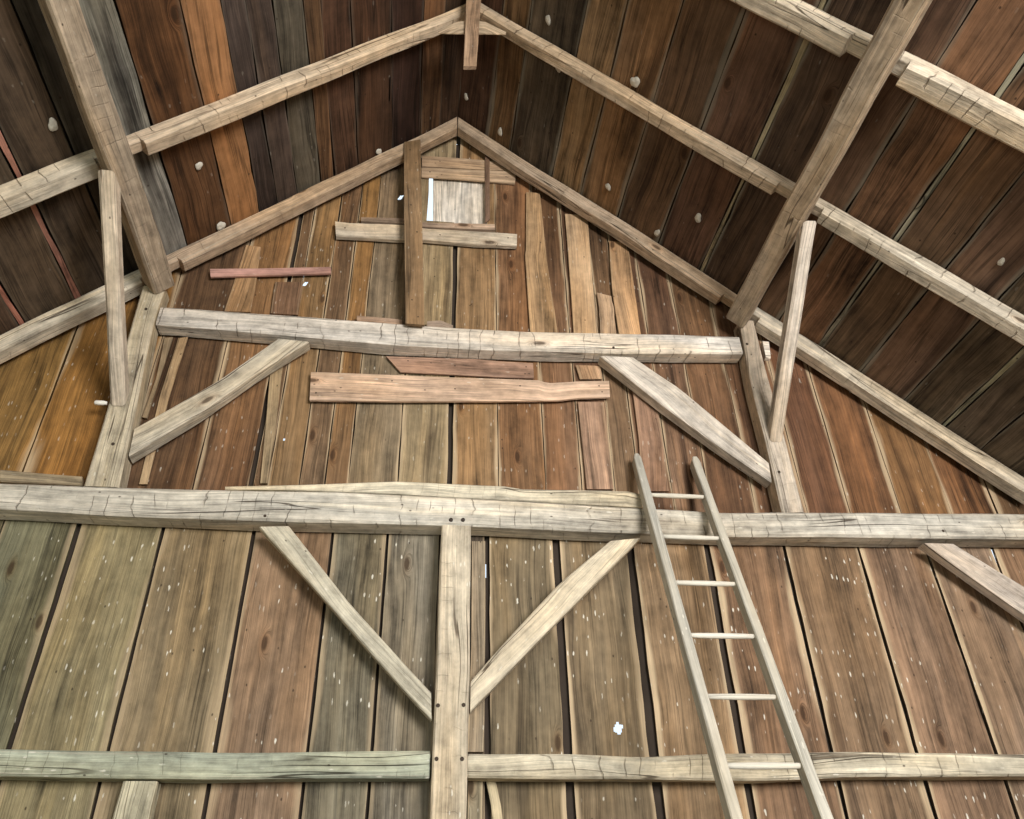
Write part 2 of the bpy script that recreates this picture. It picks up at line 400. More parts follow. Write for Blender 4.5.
def sheet(mb, fn, a0, a1, b0, b1, holes, na=12, nb=12):
    A = {a0+(a1-a0)*i/na for i in range(na+1)}; B = {b0+(b1-b0)*i/nb for i in range(nb+1)}
    for ha, hb, hw, hl in holes: A |= {ha-hw, ha+hw}; B |= {hb-hl, hb+hl}
    A, B = sorted(A), sorted(B)
    idx = [[mb.vert(fn(a, b)) for a in A] for b in B]
    for i in range(len(B)-1):
        for j in range(len(A)-1):
            am, bm_ = (A[j]+A[j+1])/2, (B[i]+B[i+1])/2
            if any(abs(am-h[0]) < h[2] and abs(bm_-h[1]) < h[3] for h in holes): continue
            mb.f.append((idx[i][j], idx[i][j+1], idx[i+1][j+1], idx[i+1][j]))
def hole_at(x, y, w, l):
    p = at(x, y, .03); return (p.x, p.z, w, l)
outer_holes = [(h[0], h[1]+.03, h[2]+.03, h[3]+.05) for h in gable_holes] + [(star.x, star.z+.01, .08, .08)] + \
    [hole_at(485, 570, .009, .045), hole_at(478, 537, .02, .02), hole_at(997.5, 556, .02, .055),
     ((WIN_X0+WIN_X1)/2, (WIN_Z0+WIN_Z1)/2, (WIN_X1-WIN_X0)/2+.02, (WIN_Z1-WIN_Z0)/2+.02)]
ob = MB()
sheet(ob, lambda a, b: (a, .045, min(b, roof_z(a)+.03)), -4.3, 4.6, 0, 8.0, outer_holes, 24, 24)
tag(ob.build('wall_outside', M_DARK), None, None, None, 'structure')

# the little boarded window high in the gable
hb = MB()
face_member(hb, [at(433, 224, .03), at(433, 176, .03)], [at(488.5, 224, .03), at(488.5, 176, .03)], .03, .01, col(206, 196, 182), (.1, .5, .3, 0), ch=.002, wob=.002)
hatch_o = tag(hb.build('window_cover', M_BOARD), 'grey wavy-grained board closing the small opening under the gable peak', 'board', None, 'thing')

# ---------------------------------------------------------------- roof
ROOF_Y0 = -9.0
roof_l = [0, -.17, -.34, -.57, -.84, -1.02, -1.12, -1.29, -1.43, -1.55, -1.74, -2.01, -2.165, -2.39, -2.62, -2.65, -2.91, -2.935, -3.25, -3.6, -4.0, -4.4]
rl_col = [(86, 58, 40), (118, 78, 48), (64, 42, 32), (74, 46, 30), (96, 62, 38), (104, 70, 44), (98, 86, 74), (76, 60, 54), (74, 58, 52), (158, 100, 52), (104, 62, 30), (128, 124, 112), (78, 70, 62), (84, 64, 50), (176, 110, 92), (92, 72, 58), (170, 104, 88), (78, 58, 46), (70, 54, 42), (64, 50, 40), (60, 46, 38)]
roof_r = [0, .25, .45, .81, 1.05, 1.35, 1.67, 1.985, 2.012, 2.28, 2.56, 2.825, 2.85, 3.11, 3.39, 3.625, 3.65, 3.86, 4.15, 4.42, 4.72]
rr_col = [(88, 58, 40), (116, 82, 50), (98, 84, 66), (146, 110, 72), (142, 104, 68), (98, 68, 50), (100, 68, 50), (168, 150, 120), (92, 66, 52), (98, 72, 58), (140, 98, 64), (160, 150, 128), (112, 80, 58), (104, 76, 58), (100, 78, 62), (150, 144, 124), (96, 78, 66), (90, 74, 66), (80, 66, 58), (80, 66, 58), (80, 66, 58)]
def roof_fn(m, b):
    k = math.sqrt(1+m*m); nx, nz = -m/k, 1/k
    return lambda a, y, c: (a+nx*(.016+c), y, b+m*a+nz*(.016+c))
slit = roof_pt(390.5, 90)
for nm, E, cols, m, b, sgn, par in (('ceiling_left', roof_l, rl_col, ML, BL, -1, (.12, .85, .15, 0)), ('ceiling_right', roof_r, rr_col, MR, BR, 1, (.45, .75, .15, 0))):
    mb = MB(); fn = roof_fn(m, b)
    for i, (e0, e1) in enumerate(zip(E, E[1:])):
        x0, x1 = (XR-sgn*.03 if e0 == 0 else e0), e1
        a0, a1 = min(x0, x1), max(x0, x1)
        gap = .016 if (e0 in (-2.165,) or e1 in (-2.165,)) else .007
        if i == 0: gap = .002
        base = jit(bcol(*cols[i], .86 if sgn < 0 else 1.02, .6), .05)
        cuts = [0.03, -R.uniform(2.9, 4.0), -R.uniform(6, 7), ROOF_Y0]
        for y1, y0 in zip(cuts, cuts[1:]):
            hs = [(slit.x, slit.y, .005, .11)] if (nm == 'ceiling_left' and a0 < slit.x < a1 and y0 < slit.y < y1) else ()
            board(mb, fn, a0+gap/2, a1-gap/2, y0+.004, y1-.004, jit(base, .05), par, rise=R.uniform(0, .006), tilt=R.uniform(-.003, .003), ragged=.006, tint2=jit(base, .25), seg=.2, nacross=3, holes=hs)
    tag(mb.build(nm, M_ROOF), 'stained roof boards running lengthwise', None, None, 'structure')
    mb = MB(); fo = roof_fn(m, b)
    xs = (-4.5, XR+.12) if sgn < 0 else (XR-.12, 4.8)
    sheet(mb, lambda a, y, fo=fo: fo(a, y, .05), xs[0], xs[1], ROOF_Y0, .2, [(slit.x, slit.y, .012, .12)] if sgn < 0 else [], 6, 6)
    tag(mb.build('roof_outside', M_DARK), None, None, None, 'structure')

# side walls, floor (never in the photograph's frame, they carry the light)
for nm, x, s in (('wall_left', -4.3, -1), ('wall_right', 4.6, 1)):
    mb = MB(); y = .05
    while y > ROOF_Y0+.1:
        w = R.uniform(.3, .5)
        board(mb, (lambda a, b, c, x=x, s=s: (x+s*c, a, b)), max(y-w, ROOF_Y0)+.006, y-.006, .02, roof_z(x)-.03, jit(col(134, 108, 78)), (.3, .4, .6, 0), seg=.4)
        y -= w
    tag(mb.build(nm, M_BOARD), None, None, None, 'structure')
    mb = MB(); sheet(mb, lambda a, b, x=x, s=s: (x+s*.04, a, b), ROOF_Y0, .08, 0, roof_z(x)+.05, [], 4, 4)
    tag(mb.build(nm+'_outside', M_DARK), None, None, None, 'structure')
mb = MB(); sheet(mb, lambda a, b: (a, b, 0.0), -5.25, 5.25, -14, .1, [], 10, 10)
tag(mb.build('floor', M_EARTH), None, None, None, 'structure')

# ---------------------------------------------------------------- the frame
def box_secs(x0, x1, z0f, z1f, y0, y1, n):
    out = []
    for i in range(n+1):
        x = x0+(x1-x0)*i/n
        out.append([Vector((x, y0, z1f(x))), Vector((x, y0, z0f(x))), Vector((x, y1, z0f(x))), Vector((x, y1, z1f(x)))])
    return out
def interp(pts):
    def f(x):
        if x <= pts[0][0]: return pts[0][1]
        for (xa, ya), (xb, yb) in zip(pts, pts[1:]):
            if x <= xb: return ya+(yb-ya)*(x-xa)/(xb-xa)
        return pts[-1][1]
    return f
TY = -.165
pz = lambda L, Y: interp([(at(x, y, Y).x, at(x, y, Y).z) for x, y in L])
# tie beam
t_top = pz([(0, 482.5), (120, 487), (225, 489.5), (330, 491), (460, 497), (560, 503), (650, 508), (720, 512), (860, 512), (1024, 513.5)], TY)
t_bot = pz([(0, 508.5), (113, 515), (225, 519), (330, 522), (480, 526), (646, 532.5), (734, 536), (900, 537.5), (1024, 538.5)], TY)
mb = MB(); loft(mb, box_secs(-4.15, 4.42, t_bot, t_top, TY, -.002, 70), TIE, (.25, .12, .8, .8), wob=.005, ch=.014)
tie = tag(mb.build('tie_beam', M_TIMBER, origin=(0, TY, 3.75)), 'long massive hewn tie beam crossing the whole gable above the two big braces', 'beam', None, 'thing')
for x, y in ((451, 520), (463, 520)): stud_disc('bolt', at(x, y, TY), .014, M_IRON, tie)
for x, y in ((265, 516), (943, 531)): stud_disc('peg', at(x, y, TY), .011, M_PEG, tie, .003)

thing('beam_slab', [(225, 486.5), (300, 485), (400, 481), (520, 486.5), (522, 489), (640, 491), (642, 494)], [(225, 489.2), (300, 490.2), (400, 493.7), (520, 500.4), (522, 500.6), (640, 507.2), (642, 507.4)], -.132, .11, col(206, 192, 158), (.3, .15, .6, .2),
      'pale flat slab lying on top of the tie beam at mid-span', 'plank', wob=.002, ch=.006)
thing('ledger_board', [(0, 469.5), (40, 473), (82, 476)], [(0, 481), (40, 483), (82, 485)], -.05, .045, col(176, 152, 108), (.3, .2, .4, 0), 'short tan board resting on the tie beam under the dark orange wall boards', 'board', mat=M_BOARD, wob=.003)

# centre post with its pegs
PY = -.172
post = thing('centre_post', [Vector((.135, PY, t_bot(.135)-.004)), (471, 560), (469, 700), (466.4, 819), Vector((.118, PY, 0))], [Vector((-.047, PY, t_bot(-.047)-.004)), (440, 560), (435, 700), (430, 819), Vector((-.062, PY, 0))], PY, .165, POST, (.35, .15, .9, .25),
             'thick upright post standing under the middle of the tie beam', 'post', wob=.004, ch=.01)
for x, y in ((438, 705.5), (463.5, 705), (436.5, 759), (462, 759)): stud_disc('peg', at(x, y, PY), .013, M_PEG, post, .003)

# girts either side of the post
GY = -.13
g_top = pz([(0, 749), (200, 752), (430, 751)], GY); g_bot = pz([(0, 776), (200, 779), (430, 778)], GY)
mb = MB(); loft(mb, box_secs(-4.25, -.068, g_bot, g_top, GY, -.002, 34), GREENISH, (.3, .12, .8, .25), wob=.004, ch=.01)
tag(mb.build('wall_girt', M_TIMBER, origin=(-2, GY, 2.4)), 'greenish grey horizontal rail butting the centre post on the side away from the ladder', 'beam', None, 'thing')
g_top = pz([(468, 754), (560, 754), (640, 757), (760, 753), (860, 752), (1024, 754)], GY); g_bot = pz([(468, 778), (640, 779), (760, 780), (860, 776), (1024, 776)], GY)
mb = MB(); loft(mb, box_secs(.130, 4.55, g_bot, g_top, GY, -.002, 40), col(190, 180, 152), (.3, .15, .8, .8), wob=.006, ch=.012)
tag(mb.build('wall_girt', M_TIMBER, origin=(2, GY, 2.4)), 'knobbly hewn horizontal rail running behind the foot of the ladder', 'beam', None, 'thing')

# braces under the tie beam
thing('brace', [(289, 526), (350, 604), (404, 663), (431.5, 692)], [(259, 526.5), (330, 606), (380, 663), (431.5, 720)], -.155, .075, col(186, 176, 148), (.3, .12, .6, .1), 'diagonal brace under the tie beam, on the side of the post away from the ladder', 'brace', wob=.003)
thing('brace', [(609.5, 541), (560, 583), (500, 647), (470.5, 681)], [(641, 538), (600, 579), (540, 639), (470, 712)], -.155, .075, col(196, 180, 148), (.3, .12, .6, .1), 'diagonal brace rising from the post to the tie beam beside the ladder', 'brace', wob=.003)
def ext(p, q, x):
    a, b = at(*p, -.155), at(*q, -.155); return a+(b-a)*((x-a.x)/(b.x-a.x))
thing('brace', [(954, 544), (1024, 586), ext((954, 544), (1024, 586), 4.585)], [(924, 543), (1024, 614), ext((924, 543), (1024, 614), 4.585)], -.155, .085, col(192, 176, 160), (.3, .12, .5, .1), 'diagonal brace running down from the far end of the tie beam past the ladder', 'brace', wob=.003)
thing('stud', [(157, 781), (152, 800), (146, 830), zcap(at(146, 830, -.1), .002)], [(123, 781), (117, 800), (109, 830), zcap(at(109, 830, -.1), .002)], -.1, .095, col(176, 166, 130), (.2, .12, .5, .1), 'short upright stud under the greenish rail', 'post', wob=.003)
thing('batten', [(472, 541), (471, 650), (467.5, 752.0)], [(485.5, 541), (485, 650), (484, 752.0)], -.022, .02, col(150, 130, 98), (.4, .3, .6, 0), 'narrow batten upright against the centre post above the rail', 'batten', mat=M_BOARD, wob=.003, ch=.003)
thing('batten', [(468, 781), (467.5, 819), zcap(at(467.5, 819, -.022), .002)], [(483, 781), (482, 819), zcap(at(482, 819, -.022), .002)], -.022, .02, col(150, 136, 102), (.4, .3, .6, 0), 'narrow batten upright against the centre post below the rail', 'batten', mat=M_BOARD, wob=.003, ch=.003)
thing('batten', [(486, 781), (494, 819), at(494, 819, -.014)+Vector((.03, 0, -2.08))], [(495.5, 781), (504, 819), at(504, 819, -.014)+Vector((.03, 0, -2.08))], -.014, .012, col(176, 156, 110), (.5, .1, .3, 0), 'thin pale slanting strip below the rail beside the centre post', 'batten', mat=M_BOARD, wob=.003, ch=.003)

# queen posts
QY = -.15
qz = 5.55
def zcap(p, z): p = p.copy(); p.z = z; return p
lp = thing('queen_post', [zcap(at(165, 287, QY), qz), (155, 315), (137, 400), Vector((at(119, 485, QY).x, QY, t_top(-2.0)+.006))], [zcap(at(141, 290, QY), qz), (134, 315), (109, 400), Vector((at(84, 484, QY).x, QY, t_top(-2.2)+.006))], QY, .145, col(182, 166, 132), (.4, .12, .5, .2),
           'upright post on the tie beam next to the dark orange boards', 'post', wob=.004, ch=.012)
rp = thing('queen_post', [zcap(at(739, 318, QY), qz+.05), (752, 385), (766, 440), Vector((at(782.5, 511, QY).x, QY, t_top(2.2)+.006))], [zcap(at(753, 316, QY), qz+.05), (766, 370), (786, 440), Vector((at(804, 511, QY).x, QY, t_top(2.36)+.006))], QY, .145, col(192, 172, 146), (.5, .12, .5, .2),
           'upright post on the tie beam with a tenon end showing beside it', 'post', wob=.004, ch=.012)
for x, y, o in ((146, 309, lp), (113, 444, lp), (747, 344, rp), (779, 472, rp)): stud_disc('peg', at(x, y, QY), .012, M_PEG, o, .003)

# collar beam
CY = -.14
c_top = pz([(155, 305.5), (300, 315.5), (420, 325), (520, 331), (640, 333.5), (744, 336)], CY)
c_bot = pz([(155, 323.5), (300, 336), (400, 345), (480, 349), (600, 352), (744, 353)], CY)
x0, x1 = at(158, 315, CY).x, at(741, 345, CY).x
mb = MB(); loft(mb, box_secs(x0, x1, c_bot, c_top, CY, -.004, 44), COLLAR, (.25, .12, .5, 1.0), wob=.005, ch=.012)
collar = tag(mb.build('collar_beam', M_TIMBER, origin=(0, CY, 5.25)), 'hewn pale collar beam spanning between the two upper posts', 'beam', None, 'thing')
mb = MB(); face_member(mb, [(762.5, 340.5), (769, 341)], [(766, 357), (771, 358)], -.09, .05, COLLAR, (0, .1, .2, 0)); mb.build('tenon_end', M_TIMBER, collar, origin=mb.v[0])
stud_disc('peg', at(613.5, 347.5, CY), .011, M_PEG, collar, .003)
thing('brace', [(277, 338.5), (220, 379), (170, 408), (135, 428)], [(309, 341.5), (260, 371), (200, 413), (129, 456)], -.135, .10, col(188, 176, 152), (.3, .12, .5, .1), 'upper brace from the collar beam down to the post beside the dark orange boards', 'brace', wob=.003)
thing('brace', [(634, 357.5), (680, 388), (730, 430), (768.5, 462)], [(600.5, 356), (660, 403), (720, 447), (771.5, 482)], -.135, .10, col(198, 184, 166), (.3, .12, .5, .1), 'upper brace from the collar beam down to the post above the ladder', 'brace', wob=.003)

# purlins along the roof, square timbers set to the roof slope
PW = .158; PD = .136+PW/2
def purlin(m, b, kx, tint, label):
    k = math.sqrt(1+m*m); bb = b-PD*k
    # where the line of sight slope kx crosses the axis line
    x = (-.2+kx*(bb-1.6))/(1-kx*m); z = bb+m*x
    t = Vector((1, 0, m))/k; n = Vector((-m, 0, 1))/k
    secs = []; y = -.158
    while y > ROOF_Y0+.2:
        c = Vector((x, y, z)); h = PW/2
        secs.append([c-t*h-n*h, c+t*h-n*h, c+t*h+n*h, c-t*h+n*h]); y -= .14
    mb = MB(); loft(mb, secs, tint, (.35, .22, .3, .35), wob=.009, ch=.014)
    xf = x - m/k*PD        # where the rafters cross it
    return (x, xf), z, tag(mb.build('purlin', M_TIMBER, origin=secs[0][0]), label, 'beam', None, 'thing')
(XL, XLR), ZL, _ = purlin(ML, BL, -.485, PURL, 'roof purlin running lengthwise over the dark orange boards, one flat face showing')
(XP, XPR), ZP, _ = purlin(MR, BR, .604, col(186, 162, 130), 'roof purlin running lengthwise over the ladder side, ragged bark edge')

def strut(x0, x1, p_low, p_high, tint, label):
    # a brace in the lengthwise direction: post face up to the underside of the purlin
    d = (p_high-p_low).normalized(); up = Vector((0, d.z, -d.y)) if d.z > 0 else Vector((0, -d.z, d.y))
    n = 10; h = .05
    secs = []
    for i in range(n+1):
        c = p_low.lerp(p_high, i/n)
        sh = (-up*h, up*h)
        if i == 0: a, b2 = Vector((0, -.0, -h/abs(d.y)*.0)), None
        secs.append([Vector((x0, 0, 0))+Vector((0, c.y, c.z))+sh[0], Vector((x1, 0, 0))+Vector((0, c.y, c.z))+sh[0], Vector((x1, 0, 0))+Vector((0, c.y, c.z))+sh[1], Vector((x0, 0, 0))+Vector((0, c.y, c.z))+sh[1]])
    # cut the foot upright against the post and the head level under the purlin
    for q in secs[0]:
        t = (QY-.006-q.y)/d.y; q += d*t
    for q in secs[-1]:
        t = (p_high.z-q.z)/d.z; q += d*t
    mb = MB(); loft(mb, secs, tint, (.3, .12, .4, .1), wob=.003, ch=.016)
    return tag(mb.build('purlin_brace', M_TIMBER, origin=secs[0][0]), label, 'brace', None, 'thing')
low = at(117, 400, -.2); hi = on_plane(113, 170, Vector((XL, 0, 0)), Vector((1, 0, 0)))
strut(-2.2, -2.108, Vector((0, -.2, low.z+.09)), Vector((0, -1.18, ZL-.112)), col(190, 172, 146), 'brace leaning toward the viewer from post to purlin beside the dark orange boards')
strut(2.245, 2.335, Vector((0, -.2, 4.58)), Vector((0, -1.2, ZP-.112)), col(196, 178, 156), 'brace leaning toward the viewer from post to purlin on the ladder side')

# rafters: each side an upper and a lower length, both thinned where they cross the purlin
def rafter(m, b, xa, xb, y, tint, label, tongue_a=0.0, tongue_b=0.0, size=(.13, .13), group=None, wob=.008, par=(.45, .2, .15, .45), thin=.085, clip=0.0):
    k = math.sqrt(1+m*m); n = Vector((m, 0, -1))/k
    secs = []; L = abs(xb-xa); N = max(3, int(L*k/.13)); sg = 1 if xb > xa else -1
    pos = [(xa+(xb-xa)*i/N) for i in range(N+1)]
    if tongue_a: pos += [xa+sg*(tongue_a-.004), xa+sg*(tongue_a+.004)]
    if tongue_b: pos += [xb-sg*(tongue_b-.004), xb-sg*(tongue_b+.004)]
    for x in sorted(pos, reverse=sg < 0):
        full = size[0]+(size[1]-size[0])*abs(x-xa)/L; d = full
        if tongue_a and abs(x-xa) < tongue_a: d = thin
        if tongue_b and abs(x-xb) < tongue_b: d = thin
        p = Vector((x, y, b+m*x-.004))
        ins = .018 if d < full else 0
        q = [p, p+n*d, p+n*d+Vector((0, full-ins, 0)), p+Vector((0, full-ins, 0))]
        if clip and abs(x-xa) < 1e-6:       # plumb cut at the ridge
            q = [Vector((XR+sg*.003, v.y, v.z - abs(v.x-XR)*0 + (XR+sg*.003-v.x)*m)) for v in q]
        secs.append(q)
    mb = MB(); loft(mb, secs, tint, par, wob=wob, ch=.016)
    return tag(mb.build('rafter', M_TIMBER, origin=secs[0][0]), label, 'rafter', group, 'thing')
for y, who, lower_who, sides in ((-.172, 'against the gable wall', 'against the gable wall', 'LR'), (-1.25, 'second pair from the gable', 'second pair from the gable', 'LR'), (-2.36, 'third from the gable', 'third from the gable', 'R')):
    for s in sides:
        m, b, xp = (ML, BL, XLR) if s == 'L' else (MR, BR, XPR)
        sg = -1 if s == 'L' else 1
        where = 'on the side away from the ladder' if s == 'L' else 'on the ladder side'
        yy = y + (.03 if (s == 'L' and y < -1) else (-.04 if y < -1 and y > -2 else 0))
        t = RAFT if y > -1 else (col(194, 166, 128) if y > -2 else col(204, 184, 152))
        SZ = ((.115, .13), (.13, .13)) if y > -1 else (((.105, .128), (.128, .13)) if s == 'L' else ((.102, .118), (.12, .125))) if y > -2 else ((.13, .14), (.14, .145))
        hw = .3 if y > -1 else 1.1
        rafter(m, b, XR, xp-sg*.003, yy, t, f'upper rafter {where}, {who}', 0, .165, clip=1, par=(.45, .2, .15, hw), size=SZ[0], thin=min(.085, SZ[0][1]*.72))
        rafter(m, b, xp+sg*.008, (-3.96 if sg < 0 else 4.19) if y > -1 else (-4.26 if sg < 0 else 4.55), yy, col(202, 186, 158) if y > -2 else t, f'lower rafter {where}, {lower_who}', .05 if s == 'L' else .09, 0, par=(.45, .15, .15, hw), size=SZ[1])

# ridge hanger and its little collar
thing('ridge_hanger', [(467, -22), (463.5, 66)], [(482.5, -22), (476.5, 66)], -1.350, .028, col(168, 130, 92), (.2, .3, .2, 0), 'short upright plank hanging at the ridge where the second rafter pair meets', 'plank', mat=M_BOARD, wob=.002, ch=.004)
thing('collar_tie', [(438, 30), (458, 21), (484, 21), (506, 31.5)], [(438, 32.5), (458, 33), (484, 33), (506, 33.5)], -1.318, .014, col(190, 160, 118), (.3, .1, .1, 0), 'small horizontal tie behind the ridge hanger', 'board', mat=M_BOARD, wob=.0005, ch=.003, seg=.05)

# boards nailed across the gable around the window
thing('plank', [(404, 142), (404, 220), (405.5, 323.5)], [(420.5, 139.5), (422, 220), (424.5, 325)], -.196, .022, bcol(136, 102, 74), (.15, .3, .4, 0), 'dark upright plank nailed from the rafter down to the collar beam beside the window', 'plank', mat=M_BOARD, wob=.002, ch=.003)
thing('cross_board', [(422, 155.5), (460, 158), (490, 160.5), (508, 165.5)], [(422, 166), (460, 168), (490, 169.5), (510, 170.5)], -.0235, .02, col(176, 140, 98), (.3, .2, .2, 0), 'upper of two boards nailed over the head of the little window', 'board', mat=M_BOARD, wob=.002, ch=.003)
thing('cross_board', [(421.5, 167.2), (460, 169.2), (516, 171.7)], [(421.5, 176.5), (460, 178.5), (515, 183.5)], -.0245, .021, col(182, 148, 108), (.3, .2, .2, 0), 'lower of two boards nailed over the head of the little window', 'board', mat=M_BOARD, wob=.003, ch=.003)
thing('batten', [(485, 152), (485, 223)], [(489.5, 153), (490, 219)], -.038, .012, col(134, 96, 66), (.1, .3, .2, 0), 'narrow upright strip down the edge of the little window', 'batten', mat=M_BOARD, wob=.002, ch=.002)
thing('thin_board', [(361, 217), (403, 218), (420, 222), (495, 224)], [(361, 221), (403, 223), (420, 226.5), (495, 229.5)], -.05, .045, col(178, 142, 106), (.2, .2, .2, 0), 'thin split slat lying on the window sill log', 'board', mat=M_BOARD, wob=.002, ch=.003)
thing('log_rail', [(335, 220.5), (345, 222), (403, 224), (422, 227.5), (470, 230), (517, 233)], [(336, 235), (403, 239), (422, 238.5), (470, 243), (517, 245)], -.062, .058, col(198, 178, 148), (.3, .25, .3, .2), 'pale horizontal timber under the little window', 'beam', wob=.003, ch=.012)
thing('cross_board', [(210, 268.5), (270, 268), (331, 266.5)], [(210.5, 276.5), (270, 275), (331, 273)], -.048, .024, col(178, 122, 108), (.2, .1, .2, 0), 'thin reddish board nailed level high above the collar beam', 'board', mat=M_BOARD, wob=.002, ch=.004)
thing('cross_board', [(311, 371.5), (400, 375), (450, 377), (515, 379), (538, 380), (548, 383), (566, 382), (580, 381), (609, 380.5)], [(309.5, 400), (400, 401), (500, 401), (560, 400), (575, 398), (610, 397)], -.045, .025, TANB, (.1, .12, .5, 0), 'long pale pinkish board nailed level below the collar beam', 'board', mat=M_BOARD, wob=.001, ch=.004, seg=.05)
thing('cross_board', [(386, 356), (450, 358), (470, 358.5), (500, 361), (533, 363)], [(400.5, 372), (450, 374.5), (500, 377), (534, 378)], -.020, .016, col(166, 122, 92), (.1, .25, .3, 0), 'brown board with a slanted end just under the collar beam', 'board', mat=M_BOARD, wob=.001, ch=.003)
thing('offcut', [(357, 315.3), (380, 317), (402, 319.5)], [(357, 323), (380, 325), (402, 327)], -.05, .03, col(182, 144, 112), (.2, .1, .2, 0), 'thin offcut on the collar beam before the upright plank', 'board', mat=M_BOARD, wob=.001, ch=.003)
thing('offcut', [(427, 321), (440, 320), (453, 325)], [(427, 328), (440, 329), (453, 330)], -.05, .03, col(172, 146, 122), (.2, .1, .2, 0), 'small grey offcut on the collar beam past the upright plank', 'board', mat=M_BOARD, wob=.001, ch=.003)

for o in list(C.objects):
    lab = o.get('label', '')
    pts = {'long pale': [(318, 380), (316, 393), (392, 381), (455, 389), (520, 386), (599, 386), (602, 392)], 'brown board with': [(408, 361), (455, 366), (526, 367), (525, 374)],
           'dark upright': [(410, 150), (416, 163), (411, 205), (417, 232), (412, 300), (418, 317)], 'pale horizontal': [(345, 228), (440, 235), (508, 238)], 'lower of two': [(430, 172), (506, 177)]}
    for k_, L_ in pts.items():
        if lab.startswith(k_):
            Yn = min(Vector(v.co).y for v in o.data.vertices)+o.location.y
            for x, y in L_: stud_disc('nail', at(x, y, Yn+.002), .006, M_IRON, o, .004, 8, .004)

# battens over the joints
BT = [
 ([(526, 192), (526, 250), (525, 253), (530.5, 338)], [(540, 193), (547, 260), (559, 338)], (176, 136, 92), 'tall tan batten above the collar beam, nearest the window'),
 ([(565, 214), (570, 280), (574, 338)], [(585, 215), (588, 222), (597, 338)], (184, 146, 106), 'batten above the collar beam with one clipped top corner'),
 ([(609, 241), (612, 290), (619.5, 338)], [(623, 242), (629, 250), (641.5, 338)], (182, 138, 94), 'orange tan batten above the collar beam, farthest from the window'),
 ([(597, 292.5), (599, 305), (600.5, 338)], [(611.5, 296), (613.5, 305), (617, 338)], (186, 148, 112), 'short broken batten with a jagged top above the collar beam'),
 ([(575.5, 365), (580, 379)], [(600.5, 366), (602, 379)], (178, 138, 104), 'end of a batten standing above the long pinkish board'),
 ([(578, 402), (587, 489)], [(604, 402), (613.5, 489)], (156, 118, 92), 'brown batten running from the long pinkish board down to the beam slab'),
 ([(632, 386), (639, 440), (642, 491)], [(657, 402), (664, 450), (669, 491)], (150, 110, 84), 'wide brown batten behind the top of the ladder'),
 ([(246, 245), (236, 275), (224, 311)], [(261, 247), (255, 290), (250.5, 312)], (164, 122, 78), 'knotty yellow batten behind the reddish board'),
 ([(275, 282), (272, 300), (270, 313)], [(303, 282), (300, 300), (298, 315)], (130, 92, 64), 'brown batten with a knot just under the reddish board'),
 ([(178, 338), (160, 395), (139, 484)], [(188, 337), (168, 400), (147, 484)], (176, 142, 102), 'thin pale strip upright beside the upper post, ending in a knot'),
 ([(164.5, 338), (156, 378), (142, 417)], [(173, 337), (160, 377), (147, 418)], (150, 126, 96), 'grey brown batten tight against the upper post above the brace'),
 ([(270, 371), (266, 420), (260, 483)], [(283, 364), (276, 425), (267.5, 483)], (166, 138, 100), 'narrow pale batten between the brace and the long pinkish board'),
]
for A, B, c, lab in BT:
    thing('batten', A, B, -.019, .015, bcol(*c, 1.0, .35), (.25, .25, .3, 0), lab, 'batten', mat=M_BOARD, wob=.0015, ch=.003, seg=.06, jag=.003 if 'broken' in lab else 0)

# ---------------------------------------------------------------- ladder
SL = .4
def lad(x, z, off=0.0):     # plane of the ladder leaning on the beam's upper edge
    nn = Vector((0, -1, SL)).normalized()
    return Vector((x, -.252+SL*(z-3.9), z))+nn*off
lad_p, lad_n = Vector((0, -.252, 3.9)), Vector((0, 1, -SL))
L_top, L_bot = on_plane(636, 457, lad_p, lad_n), on_plane(735, 819, lad_p, lad_n)
R_top, R_bot = on_plane(694, 460, lad_p, lad_n), on_plane(825, 819, lad_p, lad_n)
ladder = empty('ladder', (1.3, -1.8, 0), 'pale wooden rung ladder leaning on the tie beam', 'ladder')
nn = Vector((0, -1, SL)).normalized()
def rail(pt, pb):
    d = pb-pt; ft = pt + d*((pt.z-.002)/(pt.z-pb.z))
    mb = MB(); secs = []; N = 40
    for i in range(N+1):
        c = pt.lerp(ft, i/N); hw = .027; 
        if i == 0: hw = .016
        w = Vector((hw, 0, 0)); f, bk = nn*.03, nn*-.048
        secs.append([c-w+f, c+w+f, c+w+bk, c-w+bk])
        if i == 0:
            c = pt.lerp(ft, .008); w = Vector((.026, 0, 0)); secs.append([c-w+f, c+w+f, c+w+bk, c-w+bk])
    loft(mb, secs, LADD, (.2, .06, .8, 0), wob=.003, ch=.006)
    mb.build('rail', M_LADDER, ladder, origin=pt)
    return pt, ft
LR = rail(L_top, L_bot); RR = rail(R_top, R_bot)
for k in range(11):
    if k < 6:
        z = on_plane(*[(676, 496), (689, 537.5), (704, 583.5), (720, 636), (738, 697), (763, 766)][k], lad_p, lad_n).z
    else: z -= .355
    if z < .15: break
    tl = (LR[0].z-z)/LR[0].z; tr = (RR[0].z-z+.0)/RR[0].z
    a, b = LR[0].lerp(LR[1], tl), RR[0].lerp(RR[1], tr)
    dx = (b-a).normalized(); e1 = nn; e2 = dx.cross(e1)
    mb = MB(); rings = []; N = 10
    for i in range(9):
        t = i/8; c = (a+dx*.018).lerp(b-dx*.018, t); r = .0125+.003*math.sin(math.pi*t)
        rings.append([mb.vert(c+e1*r*math.cos(6.283*j/N)+e2*r*math.sin(6.283*j/N), (j*.01, t*.4, k*3.3), .5, col(206, 200, 182), (0, .05, .6, 0)) for j in range(N)])
    for p, q in zip(rings, rings[1:]):
        for j in range(N): mb.f.append((p[j], p[(j+1) % N], q[(j+1) % N], q[j]))
    mb.f.append(tuple(rings[0])); mb.f.append(tuple(rings[-1]))
    mb.build('rung', M_LADDER, ladder, smooth=True, origin=(a+b)/2)

